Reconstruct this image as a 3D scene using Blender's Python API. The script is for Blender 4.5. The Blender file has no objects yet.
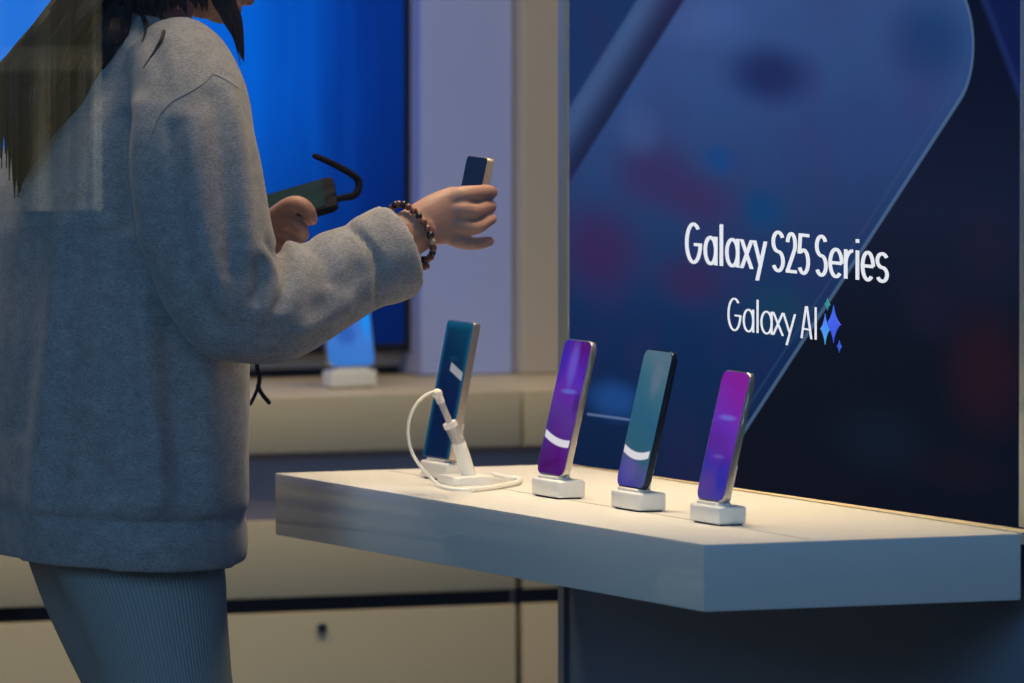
import bpy, bmesh, math, random
from math import sin, cos, tan, atan, atan2, radians, pi, sqrt, exp
from mathutils import Vector, Matrix, noise
from mathutils.bvhtree import BVHTree
random.seed(7)
S = bpy.context.scene
COL = S.collection

# ------------------------------------------------------------------ camera
# telephoto view from across the pavement, looking slightly down through the shop window
FPX, YAW, HOR, DIST, ZT = 10350.0, radians(24), -264.0, 11.13, 0.92
PITCH = atan((341.5 - HOR) / FPX)
FH = Vector((sin(YAW), cos(YAW), 0))
RGT = Vector((cos(YAW), -sin(YAW), 0))
FWD = FH * cos(PITCH) - Vector((0, 0, sin(PITCH)))
UPV = FH * sin(PITCH) + Vector((0, 0, cos(PITCH)))
def ray(x, y): return FWD + RGT * ((x - 512) / FPX) - UPV * ((y - 341.5) / FPX)
CAM = Vector((0, 0, ZT)) - ray(704, 544.5) * DIST
def hit(x, y, p, n):
    r = ray(x, y); return CAM + r * ((Vector(p) - CAM).dot(Vector(n)) / r.dot(Vector(n)))
def onz(x, y, z=ZT): return hit(x, y, (0, 0, z), (0, 0, 1))
def ony(x, y, Y): return hit(x, y, (0, Y, 0), (0, 1, 0))
def proj(P):
    d = Vector(P) - CAM; k = d.dot(FWD); return 512 + FPX * d.dot(RGT) / k, 341.5 - FPX * d.dot(UPV) / k

cd = bpy.data.cameras.new('camera'); co = bpy.data.objects.new('camera', cd); COL.objects.link(co)
cd.sensor_width = 36; cd.lens = FPX / 1024 * 36; cd.clip_end = 200; cd.clip_start = .1
m = Matrix((RGT, UPV, -FWD)).transposed().to_4x4(); m.translation = CAM; co.matrix_world = m
cd.dof.use_dof = True; cd.dof.focus_distance = 11.75; cd.dof.aperture_fstop = 7.2
S.camera = co

# ------------------------------------------------------------------ colour and materials
def lin(c):
    c = c / 255.0
    return c / 12.92 if c <= .04045 else ((c + .055) / 1.055) ** 2.4
def rgb(r, g, b): return (lin(r), lin(g), lin(b), 1)

class NT:
    """small helper: node expressions"""
    def __init__(s, name):
        s.mat = bpy.data.materials.new(name); s.mat.use_nodes = True
        s.t = s.mat.node_tree; s.bsdf = s.t.nodes['Principled BSDF']; s.out = s.t.nodes['Material Output']
    def n(s, kind, **kw):
        o = s.t.nodes.new(kind)
        for k, v in kw.items(): setattr(o, k, v)
        return o
    def put(s, sock, v):
        if isinstance(v, bpy.types.NodeSocket): s.t.links.new(v, sock)
        else: sock.default_value = v
    def m(s, op, a, b=0.0, c=0.0):
        o = s.n('ShaderNodeMath', operation=op); s.put(o.inputs[0], a); s.put(o.inputs[1], b); s.put(o.inputs[2], c); return o.outputs[0]
    def mix(s, f, a, b):
        o = s.n('ShaderNodeMix', data_type='RGBA'); s.put(o.inputs[0], f); s.put(o.inputs[6], a); s.put(o.inputs[7], b); return o.outputs[2]
    def step(s, x, a, b):
        o = s.n('ShaderNodeMapRange', interpolation_type='SMOOTHSTEP'); s.put(o.inputs[0], x)
        o.inputs[1].default_value = a; o.inputs[2].default_value = b; return o.outputs[0]
    def ramp(s, f, stops):
        o = s.n('ShaderNodeValToRGB'); s.put(o.inputs[0], f); e = o.color_ramp.elements
        e[0].position, e[0].color = stops[0]; e[1].position, e[1].color = stops[-1]
        for p, c in stops[1:-1]: q = e.new(p); q.color = c
        return o.outputs[0]
    def obj(s):
        o = s.n('ShaderNodeTexCoord'); x = s.n('ShaderNodeSeparateXYZ'); s.t.links.new(o.outputs['Object'], x.inputs[0])
        s.co = o.outputs['Object']; return x.outputs
    def noise(s, vec, scale, detail=2, rough=.5, stretch=None):
        if stretch:
            mp = s.n('ShaderNodeMapping'); s.put(mp.inputs[0], vec); mp.inputs['Scale'].default_value = stretch; vec = mp.outputs[0]
        o = s.n('ShaderNodeTexNoise'); s.put(o.inputs['Vector'], vec); o.inputs['Scale'].default_value = scale
        o.inputs['Detail'].default_value = detail; o.inputs['Roughness'].default_value = rough; return o.outputs['Fac']
    def bump(s, h, strength, dist):
        o = s.n('ShaderNodeBump'); o.inputs['Strength'].default_value = strength; o.inputs['Distance'].default_value = dist
        s.put(o.inputs['Height'], h); s.t.links.new(o.outputs[0], s.bsdf.inputs['Normal'])
    def base(s, c, rough=.5, metal=0, spec=.5, coat=0):
        b = s.bsdf.inputs; s.put(b['Base Color'], c); s.put(b['Roughness'], rough); b['Metallic'].default_value = metal
        b['Specular IOR Level'].default_value = spec; b['Coat Weight'].default_value = coat; b['Coat Roughness'].default_value = .03
        return s
    def emit(s, c, k=1.0):
        s.put(s.bsdf.inputs['Emission Color'], c); s.bsdf.inputs['Emission Strength'].default_value = k; return s

def plain(name, c, rough=.5, metal=0, spec=.5, var=.06, scale=30, coat=0):
    t = NT(name); t.obj()
    f = t.noise(t.co, scale, 3)
    lo = tuple(x * (1 - var) for x in c[:3]) + (1,); hi = tuple(min(1, x * (1 + var)) for x in c[:3]) + (1,)
    t.base(t.mix(f, lo, hi), rough, metal, spec, coat)
    return t.mat
M = {}
M['white_gloss'] = plain('white_gloss', (.80, .78, .74, 1), .12, 0, .5, .01, 4, .4)
def satin(name, c, gloss, rough):
    t = NT(name); t.obj(); f = t.noise(t.co, 4, 2); col = t.mix(f, tuple(x * .985 for x in c[:3]) + (1,), c)
    d = t.n('ShaderNodeBsdfDiffuse'); t.put(d.inputs[0], col); g = t.n('ShaderNodeBsdfGlossy'); g.inputs['Roughness'].default_value = rough
    mx = t.n('ShaderNodeMixShader'); mx.inputs[0].default_value = gloss
    t.t.links.new(d.outputs[0], mx.inputs[1]); t.t.links.new(g.outputs[0], mx.inputs[2]); t.t.links.new(mx.outputs[0], t.out.inputs[0]); return t.mat
M['table'] = satin('table_white', (.70, .68, .64, 1), .14, .03)
M['white_plastic'] = plain('white_plastic', (.90, .87, .80, 1), .35, 0, .5, .01, 10)
M['cream'] = plain('cream_laminate', (.70, .59, .39, 1), .5, 0, .2, .02, 6)
M['lav'] = plain('panel_blue_reflection', (.46, .54, .98, 1), .55, 0, .3, .02, 2)  # blue reflection of the window glass is put into this panel's colour
M['warm'] = plain('warm_beige_panel', (.60, .52, .44, 1), .6, 0, .3, .03, 2)
M['wallgrey'] = plain('grey_panel', (.42, .40, .38, 1), .6, 0, .3, .03, 3)
M['slate'] = plain('slate_panel', (.12, .165, .22, 1), .6, 0, .15, .06, 3)
M['recess'] = plain('recess_panel', (.30, .28, .34, 1), .6, 0, .3, .05, 3)
M['black'] = plain('black_plastic', (.006, .007, .012, 1), .4, 0, .4, .1, 30)
M['strap'] = plain('black_strap', (.008, .008, .011, 1), .7, 0, .05, .2, 300)
M['steel'] = plain('brushed_steel', (.42, .44, .44, 1), .35, 1, .5, .05, 60)
M['trim'] = plain('pale_metal_trim', (.40, .43, .40, 1), .4, .6, .5, .04, 30)
M['silver'] = plain('silver_frame', (.62, .58, .52, 1), .28, .9, .5, .03, 60)
M['titan'] = plain('titanium_frame', (.50, .45, .40, 1), .32, .9, .5, .03, 60)
M['navyframe'] = plain('dark_navy_frame', (.02, .035, .06, 1), .3, .8, .5, .03, 60)
M['beige'] = plain('beige_frame', (.50, .38, .28, 1), .35, .3, .5, .03, 60)
M['floor'] = plain('floor_tile', (.20, .19, .18, 1), .35, 0, .5, .08, 5)
M['ceil'] = plain('ceiling_paint', (.35, .34, .33, 1), .8, 0, .2, .03, 3)
M['wallmat'] = plain('wall_paint', (.40, .37, .33, 1), .8, 0, .2, .03, 3)
M['skin'] = None
t = NT('skin'); t.obj(); f = t.noise(t.co, 60, 3); t.base(t.mix(f, (.29, .155, .115, 1), (.40, .225, .17, 1)), .5, 0, .35)
t.bsdf.inputs['Subsurface Weight'].default_value = .08; t.bsdf.inputs['Subsurface Radius'].default_value = (.01, .004, .002)
f2 = t.noise(t.co, 220, 2); t.bump(f2, .25, .001); M['skin'] = t.mat
t = NT('hair'); t.obj(); f = t.noise(t.co, 40, 4, .6, (8, 8, .4)); t.base(t.mix(f, (.006, .005, .006, 1), (.030, .024, .022, 1)), .5, 0, .2)
t.bump(f, .5, .003); M['hair'] = t.mat
def knit(name, lo, hi, rib=False):
    t = NT(name); t.obj()
    a = t.noise(t.co, 260, 3, .7, (1, 1, 3.2)); b = t.noise(t.co, 45, 3, .6, (1, 1, 1.6))
    f = t.m('ADD', t.m('MULTIPLY', a, .7), t.m('MULTIPLY', b, .3)); f = t.step(f, .34, .66)
    t.base(t.mix(f, lo, hi), .95, 0, .1); t.bsdf.inputs['Sheen Weight'].default_value = .25
    t.bump(a, .5, .0016); return t.mat
M['fleece'] = knit('grey_marl_fleece', (.175, .17, .175, 1), (.325, .312, .315, 1))
t = NT('ribbed_legging'); t.obj()
uv = t.n('ShaderNodeUVMap'); sp = t.n('ShaderNodeSeparateXYZ'); t.t.links.new(uv.outputs[0], sp.inputs[0])
w = t.m('SINE', t.m('MULTIPLY', sp.outputs[0], 2 * pi * 120)); w = t.m('MULTIPLY_ADD', w, .5, .5)
t.base(t.mix(w, (.20, .225, .225, 1), (.28, .31, .31, 1)), .85, 0, .1); t.bump(w, .35, .0015); M['legging'] = t.mat
t = NT('clear_acrylic'); t.base((.85, .87, .88, 1), .08); t.bsdf.inputs['Transmission Weight'].default_value = .7; t.bsdf.inputs['Alpha'].default_value = .55; M['clear'] = t.mat
M['bead_brown'] = plain('brown_bead', (.16, .055, .035, 1), .3, 0, .5, .3, 200)
M['bead_black'] = plain('black_bead', (.012, .010, .010, 1), .25, 0, .5, .2, 200)
M['bead_tan'] = plain('tan_bead', (.42, .28, .18, 1), .35, 0, .5, .2, 200)

# ------------------------------------------------------------------ mesh helpers
def link(name, bm, mat, parent=None, smooth=True, loc=None):
    me = bpy.data.meshes.new(name)
    bmesh.ops.recalc_face_normals(bm, faces=bm.faces); bm.to_mesh(me); bm.free()
    if smooth:
        for p in me.polygons: p.use_smooth = True
        try: me.set_sharp_from_angle(angle=radians(35))
        except Exception: pass
    if isinstance(mat, (list, tuple)):
        for q in mat: me.materials.append(q)
    else: me.materials.append(mat)
    o = bpy.data.objects.new(name, me); COL.objects.link(o)
    if parent: o.parent = parent
    if loc is not None: o.location = loc
    return o
def tag(o, label, cat, group=None):
    o['label'] = label; o['category'] = cat
    if group: o['group'] = group
    return o
def thing(name, label, cat, loc=(0, 0, 0), rot=(0, 0, 0), group=None):
    o = bpy.data.objects.new(name, None); COL.objects.link(o); o.location = loc; o.rotation_euler = rot
    o.empty_display_size = .05; return tag(o, label, cat, group)
def struct(o): o['kind'] = 'structure'; return o

def box(bm, x0, x1, y0, y1, z0, z1, bev=0, seg=2):
    r = bmesh.ops.create_cube(bm, size=1)
    vs = r['verts']
    for v in vs: v.co = Vector(((x0 + x1) / 2 + v.co.x * (x1 - x0), (y0 + y1) / 2 + v.co.y * (y1 - y0), (z0 + z1) / 2 + v.co.z * (z1 - z0)))
    if bev:
        es = list({e for v in vs for e in v.link_edges})
        bmesh.ops.bevel(bm, geom=es, offset=bev, segments=seg, affect='EDGES', profile=.5)
    return bm
def mbox(*a, **k): return box(bmesh.new(), *a, **k)
def prism(bm, pts, axis, a, b, bev=0, seg=2):
    """extrude a 2-D outline along an axis ('x','y','z') between a and b"""
    def mk(p, q): return {'x': (q, p[0], p[1]), 'y': (p[0], q, p[1]), 'z': (p[0], p[1], q)}[axis]
    v0 = [bm.verts.new(mk(p, a)) for p in pts]; v1 = [bm.verts.new(mk(p, b)) for p in pts]
    f = [bm.faces.new(v0), bm.faces.new(v1[::-1])]; n = len(pts)
    for i in range(n): bm.faces.new((v0[i], v0[(i + 1) % n], v1[(i + 1) % n], v1[i]))
    if bev:
        es = list({e for ff in f for e in ff.edges})
        bmesh.ops.bevel(bm, geom=es, offset=bev, segments=seg, affect='EDGES', profile=.5)
    return bm
def rrect(x0, x1, z0, z1, r, n=8):
    pts = []
    for cx, cz, a0 in ((x1 - r, z1 - r, 0), (x0 + r, z1 - r, 90), (x0 + r, z0 + r, 180), (x1 - r, z0 + r, 270)):
        for i in range(n + 1):
            a = radians(a0 + 90 * i / n); pts.append((cx + r * cos(a), cz + r * sin(a)))
    return pts
def spline(pts, n=8):
    """Catmull-Rom through tuples of any length"""
    P = [tuple(p) for p in pts]; P = [P[0]] + P + [P[-1]]; out = []
    for i in range(1, len(P) - 2):
        for k in range(n):
            t = k / n; a, b, c, d = P[i - 1:i + 3]
            out.append(tuple(.5 * (2 * q + (r - p) * t + (2 * p - 5 * q + 4 * r - s) * t * t + (3 * q - p - 3 * r + s) * t ** 3) for p, q, r, s in zip(a, b, c, d)))
    out.append(P[-2]); return out
def rings(bm, RR, cap=True, uv=None):
    """bridge a list of equal-length vertex rings"""
    V = [[bm.verts.new(p) for p in r] for r in RR]; n = len(V[0]); lay = bm.loops.layers.uv.verify() if uv else None
    for i in range(len(V) - 1):
        for k in range(n):
            f = bm.faces.new((V[i][k], V[i][(k + 1) % n], V[i + 1][(k + 1) % n], V[i + 1][k]))
            if uv:
                for l, (uu, vv) in zip(f.loops, ((k, i), (k + 1, i), (k + 1, i + 1), (k, i + 1))): l[lay].uv = (uu / n, vv / len(V))
    if cap: bm.faces.new(V[0][::-1]); bm.faces.new(V[-1])
    return bm
def frame(d, ref=Vector((0, 0, 1))):
    d = d.normalized()
    if abs(d.dot(ref)) > .97: ref = Vector((1, 0, 0))
    a = ref.cross(d).normalized(); b = d.cross(a).normalized(); return a, b
def tube(bm, pts, rad, n=12, round_end=True, ref=Vector((0, 0, 1)), flat=1.0, uv=None):
    """tube along 3-D points; rad = number or list; flat scales the second axis"""
    P = [Vector(p) for p in pts]
    Rr = list(rad) if isinstance(rad, (list, tuple)) else [rad] * len(P)
    if round_end:
        for e in (0, -1):
            d = (P[e] - P[1 if e == 0 else -2]).normalized(); r = Rr[e]; add = [(P[e] + d * r * k1, r * k2) for k1, k2 in ((.5, .87), (.85, .5), (.98, .12))]
            if e == 0: P = [p for p, _ in add][::-1] + P; Rr = [q for _, q in add][::-1] + Rr
            else: P += [p for p, _ in add]; Rr += [q for _, q in add]
    RR = []; a = None
    for i, p in enumerate(P):
        d = P[min(i + 1, len(P) - 1)] - P[max(i - 1, 0)]
        if a is None: a, b = frame(d, ref)
        else:
            d.normalize(); a = (a - d * a.dot(d)).normalized(); b = d.cross(a).normalized()
        RR.append([p + a * (Rr[i] * cos(2 * pi * k / n)) + b * (Rr[i] * flat * sin(2 * pi * k / n)) for k in range(n)])
    return rings(bm, RR, True, uv)
def ell_rings(bm, rows, n=32, pw=2.0, cap=True):
    """rows: (centre, axis_a, axis_b) -> superellipse rings"""
    RR = []
    for c, a, b in rows:
        r = []
        for k in range(n):
            q = 2 * pi * k / n; x, y = cos(q), sin(q)
            x = math.copysign(abs(x) ** (2 / pw), x); y = math.copysign(abs(y) ** (2 / pw), y)
            r.append(Vector(c) + Vector(a) * x + Vector(b) * y)
        RR.append(r)
    return rings(bm, RR, cap)
def remesh(bm, vox, it=3, fac=.5):
    me = bpy.data.meshes.new('tmp'); bmesh.ops.recalc_face_normals(bm, faces=bm.faces); bm.to_mesh(me); bm.free()
    o = bpy.data.objects.new('tmp', me); COL.objects.link(o)
    md = o.modifiers.new('r', 'REMESH'); md.mode = 'VOXEL'; md.voxel_size = vox
    sm = o.modifiers.new('s', 'SMOOTH'); sm.iterations = it; sm.factor = fac
    dg = bpy.context.evaluated_depsgraph_get(); m2 = bpy.data.meshes.new_from_object(o.evaluated_get(dg))
    bpy.data.objects.remove(o); bpy.data.meshes.remove(me)
    b = bmesh.new(); b.from_mesh(m2); bpy.data.meshes.remove(m2); return b

# ------------------------------------------------------------------ setting: the shop
SL, SR = onz(575, 465.6), onz(1018, 529.6)          # far and near bottom corners of the lit display
SDIR = (SR - SL).normalized(); SN = Vector((SDIR.y, -SDIR.x, 0)).normalized()
if SN.x > 0: SN = -SN
def ons(x, y):                                       # point of the display plane -> (u, v) in metres from its far bottom corner
    p = hit(x, y, SL, SN); return (p - SL).dot(SDIR), p.z - ZT
SROT = atan2(SDIR.y, SDIR.x)
SW = (SR - SL).length
ZC = 2.75
struct(link('floor', mbox(-3.2, 2.2, -.75, 3.1, -.1, 0), M['floor']))
struct(link('ceiling', mbox(-3.2, 2.2, -.75, 3.1, ZC, ZC + .1), M['ceil']))
struct(link('wall_back', mbox(-3.2, 2.2, 2.92, 3.1, 0, ZC), M['wallgrey']))
struct(link('wall_left', mbox(-3.3, -3.2, -.75, 3.1, 0, ZC), M['wallmat']))
# partition carrying the display; its face is flush behind the display
wr = link('wall_right', mbox(-.035, SW + .055, .03, .16, 0, ZC), M['slate']); struct(wr)
wr.location = (SL.x, SL.y, 0); wr.rotation_euler = (0, 0, SROT)
# in this frame: +x runs towards the street, -y towards the customers

# ------------------------------------------------------------------ lit display on the partition
def screen_mat():
    t = NT('display_picture'); x = t.obj(); u, v = x[0], x[2]
    def line(p, q):                                  # signed distance, positive to the right of p->q (u right, v up)
        (u0, v0), (u1, v1) = ons(*p), ons(*q); L = sqrt((u1 - u0) ** 2 + (v1 - v0) ** 2); dx, dy = (u1 - u0) / L, (v1 - v0) / L
        return t.m('ADD', t.m('MULTIPLY', t.m('SUBTRACT', u, u0), dy), t.m('MULTIPLY', t.m('SUBTRACT', v, v0), -dx))
    vec = t.n('ShaderNodeCombineXYZ'); t.put(vec.inputs[0], u); t.put(vec.inputs[1], v)
    big = t.noise(vec.outputs[0], 5.5, 2, .5)
    V = t.m('MULTIPLY', v, 1 / .62)
    inside = t.ramp(V, [(0, rgb(8, 31, 66)), (.28, rgb(12, 44, 88)), (.5, rgb(36, 62, 110)), (.75, rgb(52, 80, 136)), (1, rgb(60, 92, 150))])
    inside = t.mix(t.m('MULTIPLY', t.step(u, .15, .85), .22), inside, rgb(22, 40, 78))
    def blob(c, x, y, rx, ry, col, k):
        bu, bv = ons(x, y); du = t.m('DIVIDE', t.m('SUBTRACT', u, bu), rx / 372.0); dv = t.m('DIVIDE', t.m('SUBTRACT', v, bv), ry / 900.0)
        d = t.m('SQRT', t.m('ADD', t.m('MULTIPLY', du, du), t.m('MULTIPLY', dv, dv)))
        return t.mix(t.m('MULTIPLY', t.step(d, 1.0, .15), k), c, col)
    for b in ((770, 75, 60, 45, rgb(26, 40, 92), .9), (700, 20, 60, 40, rgb(70, 100, 160), .6), (655, 175, 60, 55, rgb(58, 42, 92), .75), (720, 160, 22, 22, rgb(20, 70, 135), .9),
              (700, 200, 50, 40, rgb(62, 40, 88), .6), (762, 210, 30, 30, rgb(14, 66, 118), .9), (600, 250, 60, 70, rgb(62, 32, 84), .7), (690, 280, 50, 40, rgb(58, 36, 82), .6),
              (780, 310, 50, 40, rgb(20, 66, 92), .6), (930, 40, 50, 60, rgb(20, 60, 110), .8), (860, 130, 80, 60, rgb(45, 66, 122), .6), (615, 400, 40, 30, rgb(30, 80, 150), .75),
              (590, 60, 40, 60, rgb(30, 85, 140), .5), (640, 130, 30, 40, rgb(70, 95, 150), .45)):
        inside = blob(inside, *b)
    # edge of the tilted handset in the picture: long edge, short edge, rounded corner
    a = line((745, 430), (940, 130)); pu = ons(966, 20)
    (u0, v0), (u1, v1) = ons(745, 430), ons(940, 130); L = sqrt((u1 - u0) ** 2 + (v1 - v0) ** 2); dx, dy = (u1 - u0) / L, (v1 - v0) / L
    b = t.m('ADD', t.m('MULTIPLY', t.m('SUBTRACT', u, pu[0]), dx), t.m('MULTIPLY', t.m('SUBTRACT', v, pu[1]), dy))
    b = t.m('ADD', b, -.012)
    r = .075; ar, br = t.m('ADD', a, r), t.m('ADD', b, r)
    ap, bp = t.m('MAXIMUM', ar, 0), t.m('MAXIMUM', br, 0)
    sd = t.m('SUBTRACT', t.m('ADD', t.m('SQRT', t.m('ADD', t.m('MULTIPLY', ap, ap), t.m('MULTIPLY', bp, bp))), t.m('MINIMUM', t.m('MAXIMUM', ar, br), 0)), r)
    outside = t.ramp(V, [(0, rgb(7, 12, 26)), (.3, rgb(9, 16, 30)), (.55, rgb(20, 28, 52)), (.8, rgb(10, 18, 42)), (1, rgb(8, 14, 36))])
    for bb in ((985, 370, 50, 90, rgb(40, 18, 30), .75), (930, 300, 40, 60, rgb(24, 24, 44), .7), (880, 440, 60, 50, rgb(14, 28, 44), .6), (985, 250, 40, 60, rgb(30, 26, 48), .6), (960, 470, 60, 30, rgb(22, 16, 30), .6)):
        outside = blob(outside, *bb)
    e3 = line((984, 0), (1020, 92)); outside = t.mix(t.step(e3, .004, -.004), outside, rgb(14, 26, 74))
    outside = t.mix(t.m('MULTIPLY', t.step(t.m('ABSOLUTE', e3), .012, .0), .35), outside, rgb(40, 60, 130))
    c = t.mix(t.step(sd, -.002, .002), inside, outside)
    rim = t.step(t.m('ABSOLUTE', t.m('ADD', sd, .017)), .0035, .001); c = t.mix(t.m('MULTIPLY', rim, .30), c, rgb(52, 82, 128))
    rim = t.step(t.m('ABSOLUTE', sd), .0045, .0012); c = t.mix(t.m('MULTIPLY', rim, .55), c, rgb(92, 122, 160))
    # second handset edge at the upper left: bevelled side band
    e1 = line((685, 0), (570, 182)); e2 = line((640, 0), (570, 112))
    left = t.mix(t.step(e2, -.02, .05), rgb(66, 92, 140), rgb(30, 62, 112))
    band = t.mix(t.step(e2, .0, -.07), left, rgb(44, 62, 104)); band = t.mix(t.step(e1, .06, .0), band, rgb(27, 37, 72))
    sel = t.step(e1, -.004, .006)
    c = t.mix(sel, c, band)
    far = t.step(e2, .0, .01); c = t.mix(far, c, rgb(24, 52, 100))
    c = t.mix(t.m('MULTIPLY', t.m('MULTIPLY', t.step(big, .4, .7), t.step(sd, .0, -.02)), .2), c, rgb(58, 38, 92))
    # thin horizontal rule with small print below it
    l4 = line((586, 413.5), (640, 420)); ru, rv = ons(587, 414); eu, _ = ons(640, 420)
    dn = t.m('ABSOLUTE', t.m('SUBTRACT', v, rv)); inu = t.m('MULTIPLY', t.m('GREATER_THAN', u, ru), t.m('LESS_THAN', u, eu))
    c = t.mix(t.m('MULTIPLY', t.m('MULTIPLY', t.step(dn, .0022, .0008), inu), .55), c, rgb(120, 140, 185))
    t.base((.003, .003, .004, 1), .6, 0, 0); t.emit(c, .94); return t.mat
disp = thing('display_screen', 'large lit wall display with white lettering over a tilted blue handset picture', 'display', (SL.x, SL.y, ZT), (0, 0, SROT))
TOPV = 1.05
link('picture_panel', mbox(-.0155, SW + .0035, 0, .022, .002, TOPV), screen_mat(), disp, False)
fr = bmesh.new()
box(fr, -.044, -.016, -.002, .028, .0, TOPV + .015, .002); box(fr, SW + .004, SW + .024, -.002, .028, .003, TOPV + .015, .002); box(fr, -.016, SW + .004, -.002, .028, TOPV + .002, TOPV + .015, .002)
link('frame', fr, M['trim'], disp)

# lettering: constant-width strokes in unit cap height
def arc(cx, cy, rx, ry, a0, a1, n=20): return [(cx + rx * cos(radians(a0 + (a1 - a0) * i / n)), cy + ry * sin(radians(a0 + (a1 - a0) * i / n))) for i in range(n + 1)]
def glyph(ch, w):
    """strokes of a glyph as centre lines, x in 0..W (visual units of the cap height, W set by the caller), x-height .74"""
    W, w = w; h = w / 2; X = .715; c = W / 2
    def lobe(y0, y1, a0, a1, a2, a3):
        ry = (y1 - y0 - w) / 4; rx = c - h
        return arc(c, y1 - h - ry, rx, ry, a0, a1, 22) + arc(c, y0 + h + ry, rx, ry, a2, a3, 22)[1:]
    if ch == 'G': return [arc(c, .5, c - h, .52 - h, 48, 354, 44) + [(W - h, .47), (c * 1.06, .47)]]
    if ch == 'a': return [arc(c, X / 2, c - h, X / 2 + .01 - h, 0, 360, 40), [(W - h, 0), (W - h, X)]]
    if ch == 'l': return [[(c, 0), (c, 1.04)]]
    if ch == 'I': return [[(c, 0), (c, 1)]]
    if ch == 'i': return [[(c, 0), (c, X)], [(c, .90), (c, .90 + w * 1.15)]]
    if ch == 'x': return [[(h * 1.15, 0), (W - h * 1.15, X)], [(h * 1.15, X), (W - h * 1.15, 0)]]
    if ch == 'y': return [[(h * 1.1, X), (c * 1.10, .10)], [(W - h * 1.1, X), (c * .62, -.27)]]
    if ch == 'A': return [[(h * 1.1, 0), (c - .012, 1)], [(W - h * 1.1, 0), (c + .012, 1)], [(W * .25, .29), (W * .75, .29)]]
    if ch == 'S': return [lobe(-.015, 1.015, 28, 262, 82, -152)]
    if ch == 's': return [lobe(-.015, X + .015, 28, 262, 82, -152)]
    if ch == '2': return [arc(c, .71, c - h, .30 - h, 170, -28, 22) + [(h * .9, h * .8)], [(.0, h), (W, h)]]
    if ch == '5': return [[(W * .92, 1 - h), (W * .16, 1 - h)], [(W * .22, 1), (W * .12, .50)], arc(c * .94, .31, c - h, .325 - h, 128, -148, 26)]
    if ch == 'e': return [[(h, X / 2), (W - h, X / 2)], arc(c, X / 2, c - h, X / 2 + .015 - h, 0, 312, 40)]
    if ch == 'r': return [[(h, 0), (h, X)], arc(W * .95, X * .52, W * .95 - h, X * .46 - h * .2, 176, 92, 14)]
def stroke(bm, pts, w, d, ku):
    """ribbon of visual width w along 2-D points, stretched ku times along the display, thickness d"""
    P = [Vector((p[0] / ku, p[1])) for p in pts]; Q = [P[0]]
    for p in P[1:]:
        if (p - Q[-1]).length > 1e-5: Q.append(p)
    P = Q; closed = (P[0] - P[-1]).length < 1e-4
    Lf, Rt = [], []
    if len(P) == 2 and abs(P[0].x - P[1].x) > 1e-5 and abs(P[0].y - P[1].y) > 1e-5:      # diagonal: ends cut level
        e = (P[1] - P[0]).normalized(); o = Vector((w / 2 / abs(e.y), 0)); Lf = [q - o for q in P]; Rt = [q + o for q in P]
    else:
        for i, p in enumerate(P):
            if closed: d0 = (P[i] - P[i - 1 if i else -2]).normalized(); d1 = (P[i + 1 if i < len(P) - 1 else 1] - P[i]).normalized()
            else: d0 = (P[i] - P[i - 1]).normalized() if i else None; d1 = (P[i + 1] - P[i]).normalized() if i < len(P) - 1 else None; d0 = d0 or d1; d1 = d1 or d0
            n0 = Vector((-d0.y, d0.x)); n1 = Vector((-d1.y, d1.x)); nn = (n0 + n1).normalized(); k = min(1.6, 1 / max(.3, nn.dot(n1)))
            Lf.append(p + nn * (w / 2 * k)); Rt.append(p - nn * (w / 2 * k))
    f = [[bm.verts.new((q.x * ku, -d, q.y)) for q in s] for s in (Lf, Rt)]; g = [[bm.verts.new((q.x * ku, 0, q.y)) for q in s] for s in (Lf, Rt)]
    for i in range(len(P) - 1):
        bm.faces.new((f[0][i], f[0][i + 1], f[1][i + 1], f[1][i])); bm.faces.new((g[0][i], g[1][i], g[1][i + 1], g[0][i + 1]))
        bm.faces.new((f[0][i], g[0][i], g[0][i + 1], f[0][i + 1])); bm.faces.new((f[1][i], f[1][i + 1], g[1][i + 1], g[1][i]))
    if not closed:
        for i in (0, -1): bm.faces.new((f[0][i], f[1][i], g[1][i], g[0][i]))
def zp(x, y): return 660 + x / 3.796, 200 + y / 3.796
def lettering(name, chars, bl0, bl1, cap, w, mat):
    bm = bmesh.new(); (ua, va), (ub, vb) = ons(*zp(*bl0)), ons(*zp(*bl1)); vv = (va + vb) / 2
    for ch, x0, x1 in chars:
        yb = bl0[1] + (bl1[1] - bl0[1]) * (x0 - bl0[0]) / (bl1[0] - bl0[0])
        u0 = ons(*zp(x0, yb))[0]; u1 = ons(*zp(x1, yb))[0]; W = u1 - u0
        ku = (ons(*zp(x0 + 10, yb))[0] - u0) / (ons(*zp(x0, yb - 10))[1] - ons(*zp(x0, yb))[1])   # lettering is set wide on the display
        for st in glyph(ch, (W / ku / cap, w)):
            stroke(bm, [(u0 + q[0] * cap * ku, vv + q[1] * cap) for q in st], w * cap, .0008, ku)
    return link(name, bm, mat, disp, False)
t = NT('white_lit_lettering'); t.base((.1, .1, .1, 1), .4); t.emit(rgb(232, 233, 240), 1.0); M['letter'] = t.mat
L1 = [('G', 97, 160), ('a', 167, 219), ('l', 226, 242), ('a', 249, 302), ('x', 304, 356), ('y', 353, 408), ('S', 425, 474), ('2', 479, 520), ('5', 524, 571), ('S', 590, 637), ('e', 641, 697), ('r', 700, 736), ('i', 741, 760), ('e', 764, 816), ('s', 820, 869)]
CAP1 = (ons(*zp(130, 86))[1] - ons(*zp(130, 237))[1])
lettering('lettering', L1, (130, 236), (845, 316), CAP1, .078, M['letter'])
L2 = [('G', 258, 309), ('a', 316, 358), ('l', 364, 379), ('a', 383, 428), ('x', 427, 471), ('y', 466, 517), ('A', 535, 579), ('I', 584, 600)]
CAP2 = (ons(*zp(590, 406))[1] - ons(*zp(590, 529))[1])
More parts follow.
